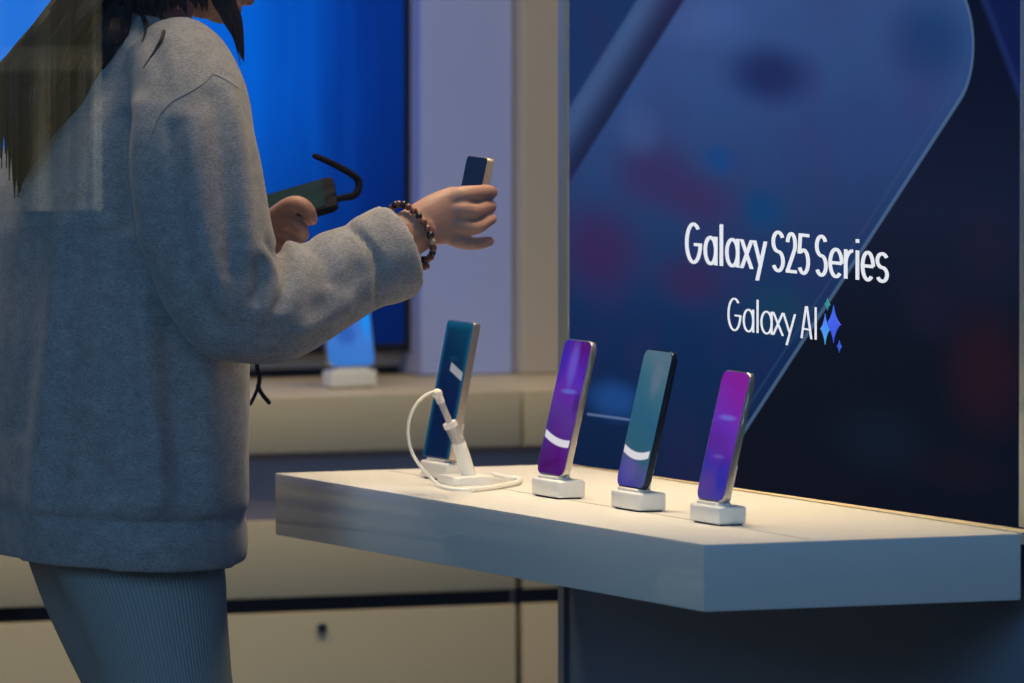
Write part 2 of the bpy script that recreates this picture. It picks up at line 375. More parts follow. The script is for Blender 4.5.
lettering('lettering', L2, (283, 495), (592, 530), CAP2, .050, M['letter'])
def star(name, cx, cy, x0, x1, y0, y1, col):
    bm = bmesh.new(); cu, cv = ons(*zp(cx, cy)); hw = (ons(*zp(x1, cy))[0] - ons(*zp(x0, cy))[0]) / 2; hh = (ons(*zp(cx, y0))[1] - ons(*zp(cx, y1))[1]) / 2
    pts = []
    for k in range(48):
        a = 2 * pi * k / 48; q = abs(cos(2 * a)) ; c, s = cos(a), sin(a)
        e = 1.42; pts.append((cu + hw * math.copysign(abs(c) ** (2 * e), c), cv + hh * math.copysign(abs(s) ** (2 * e), s)))
    prism(bm, pts, 'y', -.0008, 0)
    t = NT(name + '_colour'); x = t.obj(); t.base((.05, .05, .1, 1), .4); t.emit(t.ramp(t.step(x[2], cv - hh, cv + hh), [(0, col[0]), (1, col[1])]), 1.0)
    return link(name, bm, t.mat, disp, False)
star('star_icon', 660, 470, 634, 691, 398, 542, (rgb(40, 70, 225), rgb(52, 98, 235)))
star('star_icon', 628, 490, 609, 647, 432, 550, (rgb(60, 165, 235), rgb(50, 120, 240)))
star('star_icon', 637, 396, 625, 649, 372, 420, (rgb(20, 120, 140), rgb(26, 150, 140)))
star('star_icon', 682, 556, 672, 692, 532, 580, (rgb(30, 70, 190), rgb(40, 80, 225)))

# ------------------------------------------------------------------ white wall-mounted table with the handsets
A = onz(275.5, 473); TH = .073
tb = thing('display_table', 'thick glossy white display table fixed below the lit wall display', 'table', (0, 0, ZT))
bm = bmesh.new(); prism(bm, [(0, 0), (.381, 0), (.3665, A.y), (A.x, A.y)], 'z', -TH, 0, .0015, 2)
link('tabletop', bm, M['table'], tb)
bm = bmesh.new(); prism(bm, [(.134, .02), (.1355, .02), (.1355, A.y - .02), (.134, A.y - .02)], 'z', -.0005, .0004)
link('cable_channel', bm, plain('channel_grey', (.35, .32, .27, 1), .5), tb, False)
# ledge closing the gap between table and display
bm = bmesh.new(); p0, p1 = SL - SDIR * .02, SR
prism(bm, [(.382, .0), (p1.x + .004, .0), (p0.x - .002, A.y), (.3675, A.y)], 'z', ZT - .012, ZT + .0012)
lg = link('trim_1', bm, M['cream'], None, False); struct(lg)
bm = bmesh.new(); q0 = Vector((-.035, 0)); box(bm, -.035, -.018, -.006, .03, 0, ZT - .001, .001); box(bm, SW + .05, SW + .062, -.004, .17, 0, ZC, .001)
tr = link('trim_2', bm, plain('blue_grey_trim', (.10, .13, .17, 1), .35), None, False); struct(tr); tr.location = (SL.x, SL.y, 0); tr.rotation_euler = (0, 0, SROT)
bm = bmesh.new(); box(bm, -.017, SW + .05, .0, .03, 0, ZT - .013); pn = link('trim_3', bm, M['slate'], None, False); struct(pn); pn.location = (SL.x, SL.y, 0); pn.rotation_euler = (0, 0, SROT)

# ------------------------------------------------------------------ handsets and stands
def phone_mat(name, stops, extra=None, border=None, hgt=.15, wid=.07, k=1.0, glare_streak=None):
    t = NT(name); x = t.obj(); X, Z = x[0], x[2]
    d = t.m('ADD', t.m('DIVIDE', Z, hgt), t.m('MULTIPLY', X, 2.2)); n = t.noise(t.co, 22, 2)
    d = t.m('ADD', d, t.m('MULTIPLY_ADD', n, .3, -.15))
    c = t.ramp(d, stops)
    if extra:
        for (cx, cz, rx, rz, col, kk) in extra:
            a = t.m('DIVIDE', t.m('SUBTRACT', X, cx), rx); b = t.m('DIVIDE', t.m('SUBTRACT', Z, cz), rz)
            q = t.m('SQRT', t.m('ADD', t.m('MULTIPLY', a, a), t.m('MULTIPLY', b, b))); c = t.mix(t.m('MULTIPLY', t.step(q, 1, .3), kk), c, col)
    if border:
        e = t.m('MAXIMUM', t.m('SUBTRACT', t.m('ABSOLUTE', X), wid / 2 - .012), t.m('ADD', Z, -(hgt - .012))); c = t.mix(t.m('MULTIPLY', t.step(e, 0, .011), .9), c, border)
    if glare_streak:                                       # white curved lamp glare painted into the screen picture
        z0, sl, cu, th, xa, xb = glare_streak
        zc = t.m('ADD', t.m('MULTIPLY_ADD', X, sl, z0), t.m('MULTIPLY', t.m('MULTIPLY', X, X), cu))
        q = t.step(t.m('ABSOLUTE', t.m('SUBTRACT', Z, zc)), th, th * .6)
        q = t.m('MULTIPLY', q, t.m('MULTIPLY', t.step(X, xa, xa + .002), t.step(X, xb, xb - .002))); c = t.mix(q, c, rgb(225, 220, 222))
    t.base((.004, .004, .006, 1), .06, 0, .12); t.emit(c, k); return t.mat
def phone(name, label, loc, rot, W, H, T, rad, framemat, scr, group=None, lenses=3, par=None):
    o = thing(name, label, 'phone', loc, rot, group)
    bm = bmesh.new(); prism(bm, rrect(-W / 2, W / 2, 0, H, rad, 8), 'y', 0, T, min(.0018, T * .25), 3); link('body', bm, framemat, o)
    bm = bmesh.new(); prism(bm, rrect(-W / 2 + .0015, W / 2 - .0015, .0015, H - .0015, max(.001, rad - .0015), 8), 'y', -.0004, .0006, .0002, 1); link('screen', bm, scr, o)
    bm = bmesh.new(); box(bm, W / 2 - .0003, W / 2 + .0006, T * .35, T * .65, H * .60, H * .67, .0002, 1); link('side_button', bm, framemat, o)
    bm = bmesh.new(); box(bm, W / 2 - .0003, W / 2 + .0006, T * .35, T * .65, H * .71, H * .85, .0002, 1); link('volume_button', bm, framemat, o)
    for k in range(lenses):
        bm = bmesh.new(); c0 = Vector((-W * .27, T - .0005, H - .018 - k * .024)); tube(bm, [c0, c0 + Vector((0, .0022, 0))], .0075, 20, False); link('camera_lens', bm, M['black'], o)
    return o
def stand(label, loc, rot, group='white stands under the phones on the table', W=.075, D=.035, H=.0215, sup=.047, lean=13.5):
    o = thing('phone_stand', label, 'phone stand', loc, rot, group)
    link('base', mbox(-W / 2, W / 2, 0, D, .0016, H, .003, 3), M['white_plastic'], o); link('rubber_foot', mbox(-W / 2 + .004, W / 2 - .004, .004, D - .004, 0, .003), M['strap'], o, False)
    bm = mbox(-W * .34, W * .34, .003, D * .62, H - .001, H + .0035, .0012, 2); link('cradle', bm, M['white_plastic'], o)
    bm = mbox(-.024, .024, 0, .0035, 0, sup, .001, 2)
    bmesh.ops.rotate(bm, verts=bm.verts, cent=(0, 0, 0), matrix=Matrix.Rotation(radians(-lean), 3, 'X')); bmesh.ops.translate(bm, verts=bm.verts, vec=(0, .0165, H - .001))
    link('back_support', bm, M['white_plastic'], o)
    return o
LEAN = radians(-13.5); FACE = radians(-90)
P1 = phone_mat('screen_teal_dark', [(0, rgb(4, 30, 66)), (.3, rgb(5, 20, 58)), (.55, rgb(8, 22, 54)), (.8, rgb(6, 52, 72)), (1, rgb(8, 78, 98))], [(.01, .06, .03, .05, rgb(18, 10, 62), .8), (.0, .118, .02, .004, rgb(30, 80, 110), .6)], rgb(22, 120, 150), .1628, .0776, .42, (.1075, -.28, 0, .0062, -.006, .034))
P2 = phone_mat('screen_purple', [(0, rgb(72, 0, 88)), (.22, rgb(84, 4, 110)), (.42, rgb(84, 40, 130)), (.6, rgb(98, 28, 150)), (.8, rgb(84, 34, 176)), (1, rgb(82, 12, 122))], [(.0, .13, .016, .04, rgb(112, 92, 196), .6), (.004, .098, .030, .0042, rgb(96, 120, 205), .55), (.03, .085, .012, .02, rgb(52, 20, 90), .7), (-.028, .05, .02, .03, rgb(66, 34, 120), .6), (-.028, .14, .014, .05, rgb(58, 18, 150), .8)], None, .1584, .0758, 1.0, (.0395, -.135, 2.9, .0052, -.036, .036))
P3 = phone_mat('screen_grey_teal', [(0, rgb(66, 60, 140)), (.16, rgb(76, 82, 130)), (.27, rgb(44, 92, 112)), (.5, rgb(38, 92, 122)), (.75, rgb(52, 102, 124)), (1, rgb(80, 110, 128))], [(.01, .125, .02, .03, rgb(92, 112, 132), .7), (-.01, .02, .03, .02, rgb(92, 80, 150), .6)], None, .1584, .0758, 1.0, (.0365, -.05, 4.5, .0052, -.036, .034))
P4 = phone_mat('screen_magenta_blue', [(0, rgb(70, 60, 140)), (.2, rgb(48, 44, 160)), (.4, rgb(88, 26, 150)), (.6, rgb(98, 40, 175)), (.8, rgb(122, 24, 160)), (1, rgb(132, 24, 150))], [(.002, .094, .030, .0045, rgb(110, 120, 220), .55), (.0, .05, .022, .0035, rgb(110, 90, 200), .5), (-.012, .02, .03, .02, rgb(84, 52, 140), .7), (.02, .03, .02, .03, rgb(34, 34, 160), .7)], None, .1469, .0705)
ST = [(557.5, 499.8), (637.8, 512.6), (717.8, 526.5), (445.0, 482.0)]
SPOT = [onz(*p) for p in ST]
def setp(i, name, plabel, slabel, W, H, T, rad, fm, sm, lean=LEAN, dx=0.0):
    p = SPOT[i]; y = p.y + .0365                       # stand's near front corner is at p
    st = stand(slabel, (p.x, y, ZT), (0, 0, FACE))
    ph = phone(name, plabel, (p.x + .0065 + dx, y, ZT + .0255), (lean, 0, FACE), W, H, T, rad, fm, sm, 'phones on stands on the white table'); return st, ph
setp(0, 'phone', 'purple-screened phone with painted white glare streak, second from left on the white table', 'white stand holding the purple phone with a painted white glare streak', .0758, .1584, .0073, .0105, M['silver'], P2)
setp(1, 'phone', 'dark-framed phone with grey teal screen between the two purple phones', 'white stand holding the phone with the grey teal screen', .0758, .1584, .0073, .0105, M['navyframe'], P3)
setp(2, 'phone', 'magenta and blue screened phone nearest the front corner of the table', 'white stand nearest the front corner of the table', .0705, .1469, .0072, .0105, M['silver'], P4)
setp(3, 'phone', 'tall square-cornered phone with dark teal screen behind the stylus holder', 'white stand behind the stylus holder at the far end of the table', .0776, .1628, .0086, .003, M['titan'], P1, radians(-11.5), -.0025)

# stylus in its holder
hb = onz(466, 484)
def tp(x, y, Y=hb.y): return ony(x, y, Y)
hold = thing('stylus_holder', 'white stylus holder with clear slanted tube in front of the teal phone', 'holder', (hb.x, hb.y, ZT))
loc0 = Vector((hb.x, hb.y, ZT))
bm = bmesh.new(); prism(bm, rrect(-.026, .026, -.030, .030, .008, 6), 'z', 0, .010, .0025, 3); link('base', bm, M['white_plastic'], hold)
pa, pb, pc, pd = tp(469, 476), tp(459, 443), tp(450, 424), tp(437, 393)
bm = bmesh.new(); tube(bm, [pa - loc0, pb - loc0], [.0088, .0080], 24, False); link('socket', bm, M['white_plastic'], hold)
bm = bmesh.new(); tube(bm, [pb - loc0, pc - loc0], [.0080, .0074], 24, False); link('clear_tube', bm, M['clear'], hold)
sty = thing('stylus', 'grey stylus with white cap on a curved white tether, standing in its holder', 'stylus', tuple(pa))
bm = bmesh.new(); tube(bm, [pb * .9 + pa * .1 - pa, pd - pa], .0038, 16, True); link('barrel', bm, plain('stylus_grey', (.55, .53, .52, 1), .3, .4), sty)
dd = (pd - pc).normalized(); bm = bmesh.new(); tube(bm, [pd - dd * .0125 - pa, pd - dd * .0045 - pa], [.0049, .0049], 16, False); q_ = bmesh.ops.create_uvsphere(bm, u_segments=16, v_segments=12, radius=.0060)
for v in q_['verts']: v.co += pd - dd * .001 - pa
link('cap', bm, M['white_plastic'], sty)
bm = bmesh.new(); tube(bm, [pc - dd * .004 - pa, pc + dd * .002 - pa], [.0082, .0082], 20, False); link('collar', bm, M['white_plastic'], sty)
cab = [tp(437, 391), tp(428, 394), tp(418, 402), tp(410, 417), tp(408, 434), tp(412, 452), tp(421, 467), tp(432, 479), onz(441, 486.2, ZT + .003), onz(455, 489.5, ZT + .003), onz(472, 489.5, ZT + .003)]
bm = bmesh.new(); tube(bm, [Vector(p) - pa for p in spline([tuple(c) for c in cab], 8)], .0019, 10, True); link('tether', bm, M['white_plastic'], sty)
lp = [onz(472, 489.5, ZT + .0035), onz(490, 487.5, ZT + .0035), onz(508, 484.5, ZT + .0035), onz(519, 481.5, ZT + .0035), onz(518, 478.8, ZT + .004), onz(506, 477.5, ZT + .005), onz(494, 474.5, ZT + .006)]
cbl = bmesh.new(); o0 = lp[0]; tube(cbl, [Vector(p) - o0 for p in spline([tuple(c) for c in lp], 8)], .0030, 12, True)
tag(link('cable', cbl, M['white_plastic'], None, True, o0), 'short white cable looped flat on the table beside the stylus holder', 'cable')

# ------------------------------------------------------------------ back counter, cabinets, wall panels
YB = 2.48; YW = 2.86
def bx_(px, Y=YB, py=420): return ony(px, py, Y).x
xs = bx_(523)
def counter(x0, x1, label):
    o = thing('display_counter', label, 'counter', (x0, YB, ZT))
    link('worktop', mbox(0, x1 - x0, 0, YW - YB + .055, -.075, 0, .003, 2), M['cream'], o)
    return o
counter(-3.1, xs - .002, 'long cream counter running along the back wall behind the person')
counter(xs + .002, 1.9, 'short end length of cream counter at the back, beside the wall display')
ztop, zg1, zg0 = ony(320, 519.5, YB).z, ony(390, 593.5, YB).z, ony(390, 609, YB).z
bm = mbox(-3.1, 1.9, YB + .03, YB + .04, 0, ZT - .076); o = link('trim_4', bm, M['recess'], None, False); struct(o)
def cabinet(x0, x1, label, lock=None):
    o = thing('drawer_cabinet', label, 'cabinet', (x0, YB, 0)); w = x1 - x0
    link('carcass', mbox(.004, w - .004, .012, .028, .02, ztop - .01), M['black'], o, False)
    link('drawer', mbox(.0015, w - .0015, -.004, .014, zg1, ztop, .002, 2), M['cream'], o)
    d = link('drawer', mbox(.0015, w - .0015, -.004, .014, .08, zg0, .002, 2), M['cream'], o)
    if lock:
        L = ony(*lock, YB) - Vector((x0, YB, 0)); bm = bmesh.new(); tube(bm, [L + Vector((0, -.008, 0)), L + Vector((0, 0, 0))], .0072, 20, False)
        k = link('lock', bm, M['steel'], d); bm = bmesh.new(); tube(bm, [L + Vector((0, -.0090, 0)), L + Vector((0, -.007, 0))], .0042, 16, False); link('keyhole', bm, M['black'], d)
    return o
xg = bx_(519, YB, 640)
cabinet(-.85 + .0, xg - .004, 'wide cream drawer cabinet with a round lock under the back counter', (320, 628))
cabinet(-2.2, -.856, 'cream drawer cabinet under the back counter behind the legs of the person')
cabinet(xg + .004, 1.85, 'narrow visible end of a cream drawer cabinet beside the dark partition')
x412, x513 = bx_(413, 2.80, 200), bx_(513, 2.80, 200)
def panel(name, x0, x1, y, mat): return struct(link(name, mbox(x0, x1, y, 2.92, ZT + .001, ZC - .002, .002, 1), mat, None))
panel('wall_back_panel', x412 + .012, x513, 2.80, M['lav'])
panel('wall_back_panel', x513 + .003, 2.1, 2.775, M['warm'])
zb = ony(300, 354.5, 2.84).z
# blue wall display
t = NT('blue_display'); x = t.obj(); f = t.noise(t.co, 7, 3, .5, (3, 1, .35))
xa, xb_ = bx_(0, 2.84, 100), bx_(412, 2.84, 100)
g = t.m('DIVIDE', x[0], xb_ - xa)
c = t.ramp(t.m('ADD', g, t.m('MULTIPLY_ADD', f, .24, -.12)), [(0, rgb(18, 120, 232)), (.55, rgb(0, 104, 226)), (.70, rgb(0, 88, 204)), (.86, rgb(0, 54, 150)), (1, rgb(2, 44, 128))])
c = t.mix(t.m('MULTIPLY', t.step(x[2], .40, .0), .8), c, rgb(2, 22, 78))
t.base((.002, .002, .004, 1), .6, 0, 0); t.emit(c, .92)
wd = thing('wall_display', 'glowing blue wall display on the back wall behind the person', 'display', (xa, 2.84, zb))
link('panel', mbox(-1.2, xb_ - xa - .012, 0, .03, .012, 1.45), t.mat, wd, False)
bm = bmesh.new(); w_ = xb_ - xa
box(bm, w_ - .012, w_, -.004, .05, 0, 1.47, .001, 1); box(bm, -1.22, w_ - .012, -.004, .05, 0, .012, .001, 1); box(bm, -1.22, w_ - .012, -.004, .05, 1.45, 1.47, .001, 1); box(bm, -1.22, -1.2, -.004, .05, .012, 1.45, .001, 1)
link('bezel', bm, M['black'], wd)
bm = bmesh.new(); box(bm, -3.1, x412 + .011, 2.865, 2.92, ZT + .012, zb + .02); o = link('trim_5', bm, M['wallgrey'], None, False); struct(o)
bm = bmesh.new(); box(bm, -3.1, x412 + .011, 2.875, 2.92, ZT + .001, ZT + .0115); o = link('shadow_gap_strip', bm, M['black'], None, False); struct(o)  # black strip standing in for the shade in the gap above the worktop
# handset on the back counter, facing the street
bs = onz(355, 388.5)
stand('white stand on the back counter under the pale blue glowing phone', (bs.x, bs.y, ZT), (0, 0, radians(4)), 'white stands on the back counter', .068, .031, .024)
PB = phone_mat('screen_pale_blue', [(0, rgb(58, 122, 205)), (.3, rgb(66, 124, 212)), (.6, rgb(48, 112, 208)), (1, rgb(50, 150, 235))], [(-.005, .045, .022, .022, rgb(40, 84, 170), .7), (.028, .08, .012, .06, rgb(20, 150, 250), .9)], None, .1584, .0758)
phone('phone', 'pale blue glowing phone on the back counter, partly behind the sleeve', (bs.x - .001, bs.y + .0065, ZT + .0285), (LEAN, 0, radians(4)), .0705, .1469, .0073, .0105, M['silver'], PB)
# ------------------------------------------------------------------ person at the far end of the table
YP = 1.0; PX = 1 / 845.0                              # metres per pixel at the person's distance
per = thing('person', 'person in a grey marl sweatshirt and ribbed blue leggings reaching one arm over the table', 'person', tuple(ony(120, 1240, YP).xy) + (0,))
PL = per.location.copy()
def Q(x, y, Y=YP): return ony(x, y, Y)
def loc(o): o.location = (0, 0, 0); o.matrix_parent_inverse = Matrix.Translation(-PL); return o   # mesh is in world space
XA, YA, ZA = Vector((1, 0, 0)), Vector((0, 1, 0)), Vector((0, 0, 1))

# --- sweatshirt: torso and two sleeves grown together
def torso_row(y, c, h, ry, tilt=0.0, s=1.0):
    c -= 3; lat = YA + ZA * (.035 if y > 490 else 0)
    rx = sqrt(max(.0004, (h * PX) ** 2 - (ry * .4067) ** 2)) / .9135
    return (Q(c, y), (XA + ZA * tilt) * rx * s, lat * ry * s)
TR = [(553, 114, 128, .214), (543, 114, 131, .218), (523, 113, 132, .222), (508, 113, 131, .219), (492, 112, 135, .226), (460, 112, 135, .226), (400, 113, 135, .224), (340, 114, 134, .222), (280, 117, 131, .220), (230, 118, 130, .216), (185, 122, 125, .212),
      (150, 127, 118, .208), (115, 134, 108, .202), (85, 141, 96, .190), (62, 145, 88, .170), (44, 145, 78, .142), (28, 144, 62, .105), (17, 142, 48, .078)]
def tl(y): return -.20 * max(0, min(1, (140 - y) / 110.0))
bm = bmesh.new()
rows = [torso_row(*r, tilt=tl(r[0])) for r in TR]
inner = [torso_row(508, 113, 131, .219, 0, .93), torso_row(553, 114, 128, .214, 0, .955)]
ell_rings(bm, inner + rows, 48, 2.25)
def sleeve(path, flip=False, cuff=True):
    """path: (px x, px y, Y, radius px)"""
    sp = spline(path, 6); P = [Q(a, b, c) for a, b, c, d in sp]; R_ = [d * PX for *_, d in sp]
    RR = []; a = None; n = 28
    P2, R2 = list(P), list(R_)
    if cuff:                                          # turn the cuff edge inwards
        d = (P[-1] - P[-2]).normalized(); P2 += [P[-1] + d * .002, P[-1] - d * .035]; R2 += [R_[-1] * .80, R_[-1] * .74]
    for i, p in enumerate(P2):
        j = min(i, len(P) - 1); d = (P[min(j + 1, len(P) - 1)] - P[max(j - 1, 0)]).normalized()
        if a is None: a, b = frame(d, YA)
        else: a = (a - d * a.dot(d)).normalized(); b = d.cross(a).normalized()
        RR.append([p + a * R2[i] * cos(2 * pi * k / n) + b * R2[i] * sin(2 * pi * k / n) for k in range(n)])
    rings(bm, RR, True)
RARM = [(174, 62, .88, 47), (188, 92, .805, 55), (194, 145, .755, 60), (201, 200, .735, 62), (213, 252, .725, 61), (233, 297, .72, 58), (268, 309, .722, 53), (305, 294, .728, 48), (340, 276, .732, 44), (364, 266, .734, 43), (374, 261, .734, 46), (397, 251, .736, 48)]
sleeve(RARM)
sleeve([(98, 70, 1.13, 46), (88, 110, 1.19, 54), (92, 180, 1.225, 58), (110, 250, 1.235, 56), (140, 290, 1.22, 52), (180, 288, 1.18, 44), (222, 274, 1.15, 38), (246, 264, 1.13, 34)])
sw = remesh(bm, .0045, 5, .5)
# cloth folds: shallow valleys and ridges along lines, only on the side the line was laid on
FOLDS = []
def fold(pts, w, d): FOLDS.append((spline(pts, 5), w, d))
fold([(350, 228), (364, 240), (375, 258), (379, 280), (377, 300)], 3.6, -.008)          # cuff seam
fold([(268, 245), (284, 262), (287, 285), (280, 305)], 7, -.008)                       # inner elbow
fold([(286, 243), (296, 262), (296, 285), (286, 312)], 9, .006)
fold([(262, 250), (270, 270), (271, 290), (262, 312)], 8, .006)
fold([(258, 268), (262, 280), (256, 300)], 6, -.009)
fold([(305, 243), (322, 256), (332, 280)], 8, -.006); fold([(318, 312), (340, 296), (356, 272)], 10, -.005)
fold([(300, 330), (322, 318), (345, 300)], 9, .005)
fold([(228, 90), (238, 140), (244, 200), (246, 250)], 9, .007); fold([(214, 95), (222, 150), (228, 210), (232, 270)], 10, -.007)
fold([(190, 120), (196, 180), (206, 240), (222, 300)], 11, .006); fold([(172, 130), (176, 190), (186, 250)], 9, -.006)
fold([(240, 330), (215, 322), (200, 300), (188, 270)], 9, -.006)
fold([(124, 118), (121, 150), (123, 190), (128, 222)], 8, -.012)                       # crease between back and sleeve
fold([(140, 105), (138, 150), (142, 200), (150, 240)], 11, .007)
fold([(62, 230), (58, 300), (50, 380), (40, 470), (34, 520)], 12, .008); fold([(80, 240), (74, 320), (66, 400), (58, 480)], 13, -.006)
fold([(140, 300), (146, 360), (150, 420), (160, 500)], 13, .009); fold([(126, 260), (128, 340), (132, 420), (136, 490)], 13, -.006)
fold([(168, 330), (172, 400), (182, 480)], 12, -.006); fold([(205, 365), (212, 430), (214, 500)], 14, .006)
fold([(88, 455), (102, 472), (112, 486)], 8, -.006); fold([(110, 508), (130, 500), (155, 504)], 7, .006)
fold([(30, 240), (28, 330), (18, 430)], 12, -.006)
fold([(100, 60), (96, 110), (86, 170), (74, 220)], 12, .006); fold([(150, 40), (158, 62), (166, 90)], 9, -.004)
zs = Q(113, 503).z; zh = Q(114, 561).z
sw.normal_update()
new = []
for v in sw.verts:
    p = v.co; n = v.normal; d = 0.0
    d += .0045 * noise.noise(Vector((p.x * 9, p.y * 9, p.z * 3.2))) + .0022 * noise.noise(Vector((p.x * 24, p.y * 24, p.z * 11 + 5)))
    if n.dot(FWD) < .25:
        x, y = proj(p)
        for pts, w, dep in FOLDS:
            best = 1e9
            for i in range(len(pts) - 1):
                ax, ay = pts[i]; bx, by = pts[i + 1]; ex, ey = bx - ax, by - ay; L2 = ex * ex + ey * ey
                t_ = max(0, min(1, ((x - ax) * ex + (y - ay) * ey) / L2)); q = (x - ax - t_ * ex) ** 2 + (y - ay - t_ * ey) ** 2
                if q < best: best = q
            if best < (2.6 * w) ** 2: d += dep * exp(-best / (w * w))
    dz = p.z - zs - .035 * (p.y - YP)
    if abs(dz) < .02: d += -.0045 * exp(-(dz / .0035) ** 2)     # hem seam
    if dz < -.006: d *= .5
    new.append(n * d)
for v, d in zip(sw.verts, new): v.co += d
for _ in range(3): bmesh.ops.smooth_vert(sw, verts=sw.verts, factor=.35, use_axis_x=True, use_axis_y=True, use_axis_z=True)
BV = BVHTree.FromBMesh(sw)
swo = loc(link('sweatshirt', sw, M['fleece'], per)); swo['label'] = 'grey marl crew neck sweatshirt'
for p in swo.data.polygons: p.use_smooth = True
def onsw(x, y, off=.004, dy=None):
    """point on the sweatshirt under a line of sight"""
    r = ray(x, y).normalized(); h = BV.ray_cast(CAM, r)
    return (h[0] - r * off) if h[0] else None
# raised seams
def seam(pts, r=.0013):
    P = [onsw(a, b, .0004) for a, b in spline(pts, 6)]; P = [p for p in P if p]
    if len(P) < 3: return
    b = bmesh.new(); tube(b, P, r, 8, True); link('seam', b, M['fleece'], swo)
seam([(150, 140), (158, 118), (172, 102), (190, 92), (205, 82), (212, 74)], .0011)
seam([(213, 74), (222, 78), (232, 84), (238, 88)], .0010)
# collar
b = bmesh.new(); c0 = Q(138, 19); RR = []
for k in range(49):
    a_ = 2 * pi * k / 48; RR.append(c0 + XA * .056 * cos(a_) + YA * .082 * sin(a_) + ZA * (-.012 - .018 * cos(a_)))
tube(b, RR, .011, 14, False); link('collar', b, M['fleece'], swo)

# --- body: head, neck, trunk, arms, hands, legs in one skin
bm = bmesh.new()
HC = Q(200, -72)                                      # head centre; the face looks along hf, down and to the right
hf = (XA * .93 + ZA * -.30 + YA * .10).normalized(); hs = ZA.cross(hf).normalized(); hu = hf.cross(hs).normalized()
def HP(f, s, u): return HC + hf * f + hs * s + hu * u
def blob(c, rf, rs, ru):
    r = bmesh.ops.create_uvsphere(bm, u_segments=24, v_segments=16, radius=1)
    for v in r['verts']: v.co = c + hf * v.co.x * rf + hs * v.co.y * rs + hu * v.co.z * ru
blob(HP(-.012, 0, .030), .093, .074, .082); blob(HP(.022, 0, -.030), .066, .060, .070); blob(HP(.052, 0, -.078), .026, .026, .020)
blob(HP(.086, 0, -.012), .014, .012, .026); blob(HP(.094, 0, -.028), .015, .015, .011); blob(HP(.080, 0, -.054), .012, .024, .005); blob(HP(.078, 0, -.063), .012, .021, .006)
blob(HP(.074, 0, .026), .012, .050, .010)
for s in (-1, 1):
    blob(HP(-.006, s * .074, -.005), .018, .008, .030); blob(HP(.056, s * .036, -.026), .026, .022, .020); blob(HP(.070, s * .031, .006), .013, .014, .012)
tube(bm, [Q(136, 60), Q(140, 20), Q(158, -20), Q(178, -48)], [.075, .056, .052, .054], 20)
ell_rings(bm, [torso_row(y, c, h * .80, ry * .80, tl(y)) for y, c, h, ry in TR[1:-2:2]], 28)
def limb(path, n=16, ref=YA):
    sp = spline(path, 4); tube(bm, [Q(a, b_, c) for a, b_, c, d in sp], [d * PX for *_, d in sp], n, True, ref)
limb([(172, 80, .86, 40), (205, 200, .765, 38), (240, 292, .745, 34), (300, 288, .742, 32), (360, 262, .744, 26), (398, 240, .744, 23), (416, 230, .744, 22)])
limb([(100, 80, 1.13, 40), (95, 190, 1.22, 38), (138, 286, 1.22, 34), (200, 268, 1.18, 29), (255, 248, 1.13, 24), (268, 238, 1.120, 22)])
# legs
limb([(124, 510, .93, 68), (146, 575, .915, 66), (157, 628, .908, 60), (168, 683, .905, 53), (188, 800, .90, 45), (195, 850, .90, 41), (184, 960, .90, 40), (165, 1100, .90, 27), (160, 1190, .90, 27)])
limb([(98, 500, 1.07, 62), (98, 572, 1.10, 52), (118, 628, 1.115, 47), (142, 683, 1.12, 45), (187, 800, 1.10, 42), (199, 850, 1.10, 40), (176, 960, 1.10, 39), (135, 1100, 1.10, 27), (120, 1190, 1.10, 27)])
for x0, y0, Y in ((160, 1190, .90), (120, 1190, 1.10)):
    p = Q(x0, y0, Y); p.z = .048; tube(bm, [p + XA * -.03, p + XA * .04, p + XA * .12, p + XA * .17 - ZA * .008], [.042, .044, .040, .030], 16, True, ZA, 1.0)
# right hand: back of the hand towards the street, fingers curling round the near edge of the small phone
YH = .742
def palm(rows):
    """rows: px x, px y, Y, half height px, half depth m, slope"""
    sp = spline(rows, 3); P = [Q(a, b_, c) for a, b_, c, d, e in sp]; out = []
    for i, p in enumerate(P):
        d = (P[min(i + 1, len(P) - 1)] - P[max(i - 1, 0)]).normalized(); up = (ZA - d * ZA.dot(d)).normalized(); sd = d.cross(up).normalized()
        out.append((p, up * sp[i][3] * PX, sd * sp[i][4]))
    ell_rings(bm, out, 24, 2.3)
palm([(400, 238, .744, 23, .021), (416, 229, .743, 22, .020), (430, 222, YH, 24, .018), (444, 217, YH, 26, .0165), (457, 214, YH, 27, .015), (464, 213, YH + .002, 24, .011)])
def finger(pts, n=14):
    sp = spline(pts, 5); tube(bm, [Q(a, b_, c) for a, b_, c, d in sp], [d * PX for *_, d in sp], n, True, YA)
finger([(446, 203, YH, 10.5), (461, 196, YH - .008, 9.6), (475, 193.5, YH - .007, 8.0), (485, 192, YH - .001, 7.4), (490.5, 192, YH + .010, 6.6), (491, 193, YH + .024, 6.2), (490, 194, YH + .034, 5.8)])
finger([(446, 212, YH, 10.5), (461, 209.5, YH - .012, 9.4), (474, 211, YH - .012, 7.8), (483, 207.5, YH - .006, 7.0), (489, 206.5, YH + .006, 6.4), (490, 207.5, YH + .020, 6.2), (487, 209.5, YH + .032, 5.8)])
finger([(446, 222, YH, 10), (460, 224, YH - .010, 9), (472, 228, YH - .014, 7.4), (480, 226, YH - .012, 6.7), (486, 221.5, YH - .007, 6.3), (490, 219.5, YH + .0, 5.9), (491.5, 219, YH + .006, 5.4)])
finger([(442, 232, YH, 9.5), (454, 238.5, YH - .004, 8.0), (467, 243, YH - .007, 6.7), (478, 243.5, YH - .006, 6.2), (485, 242.3, YH - .003, 5.5), (489.5, 241.3, YH + .0, 4.8)])
finger([(432, 220, YH + .012, 12), (444, 212, YH + .034, 11), (455, 205, YH + .052, 9.5), (462, 198, YH + .058, 8.0)])       # thumb on the far side
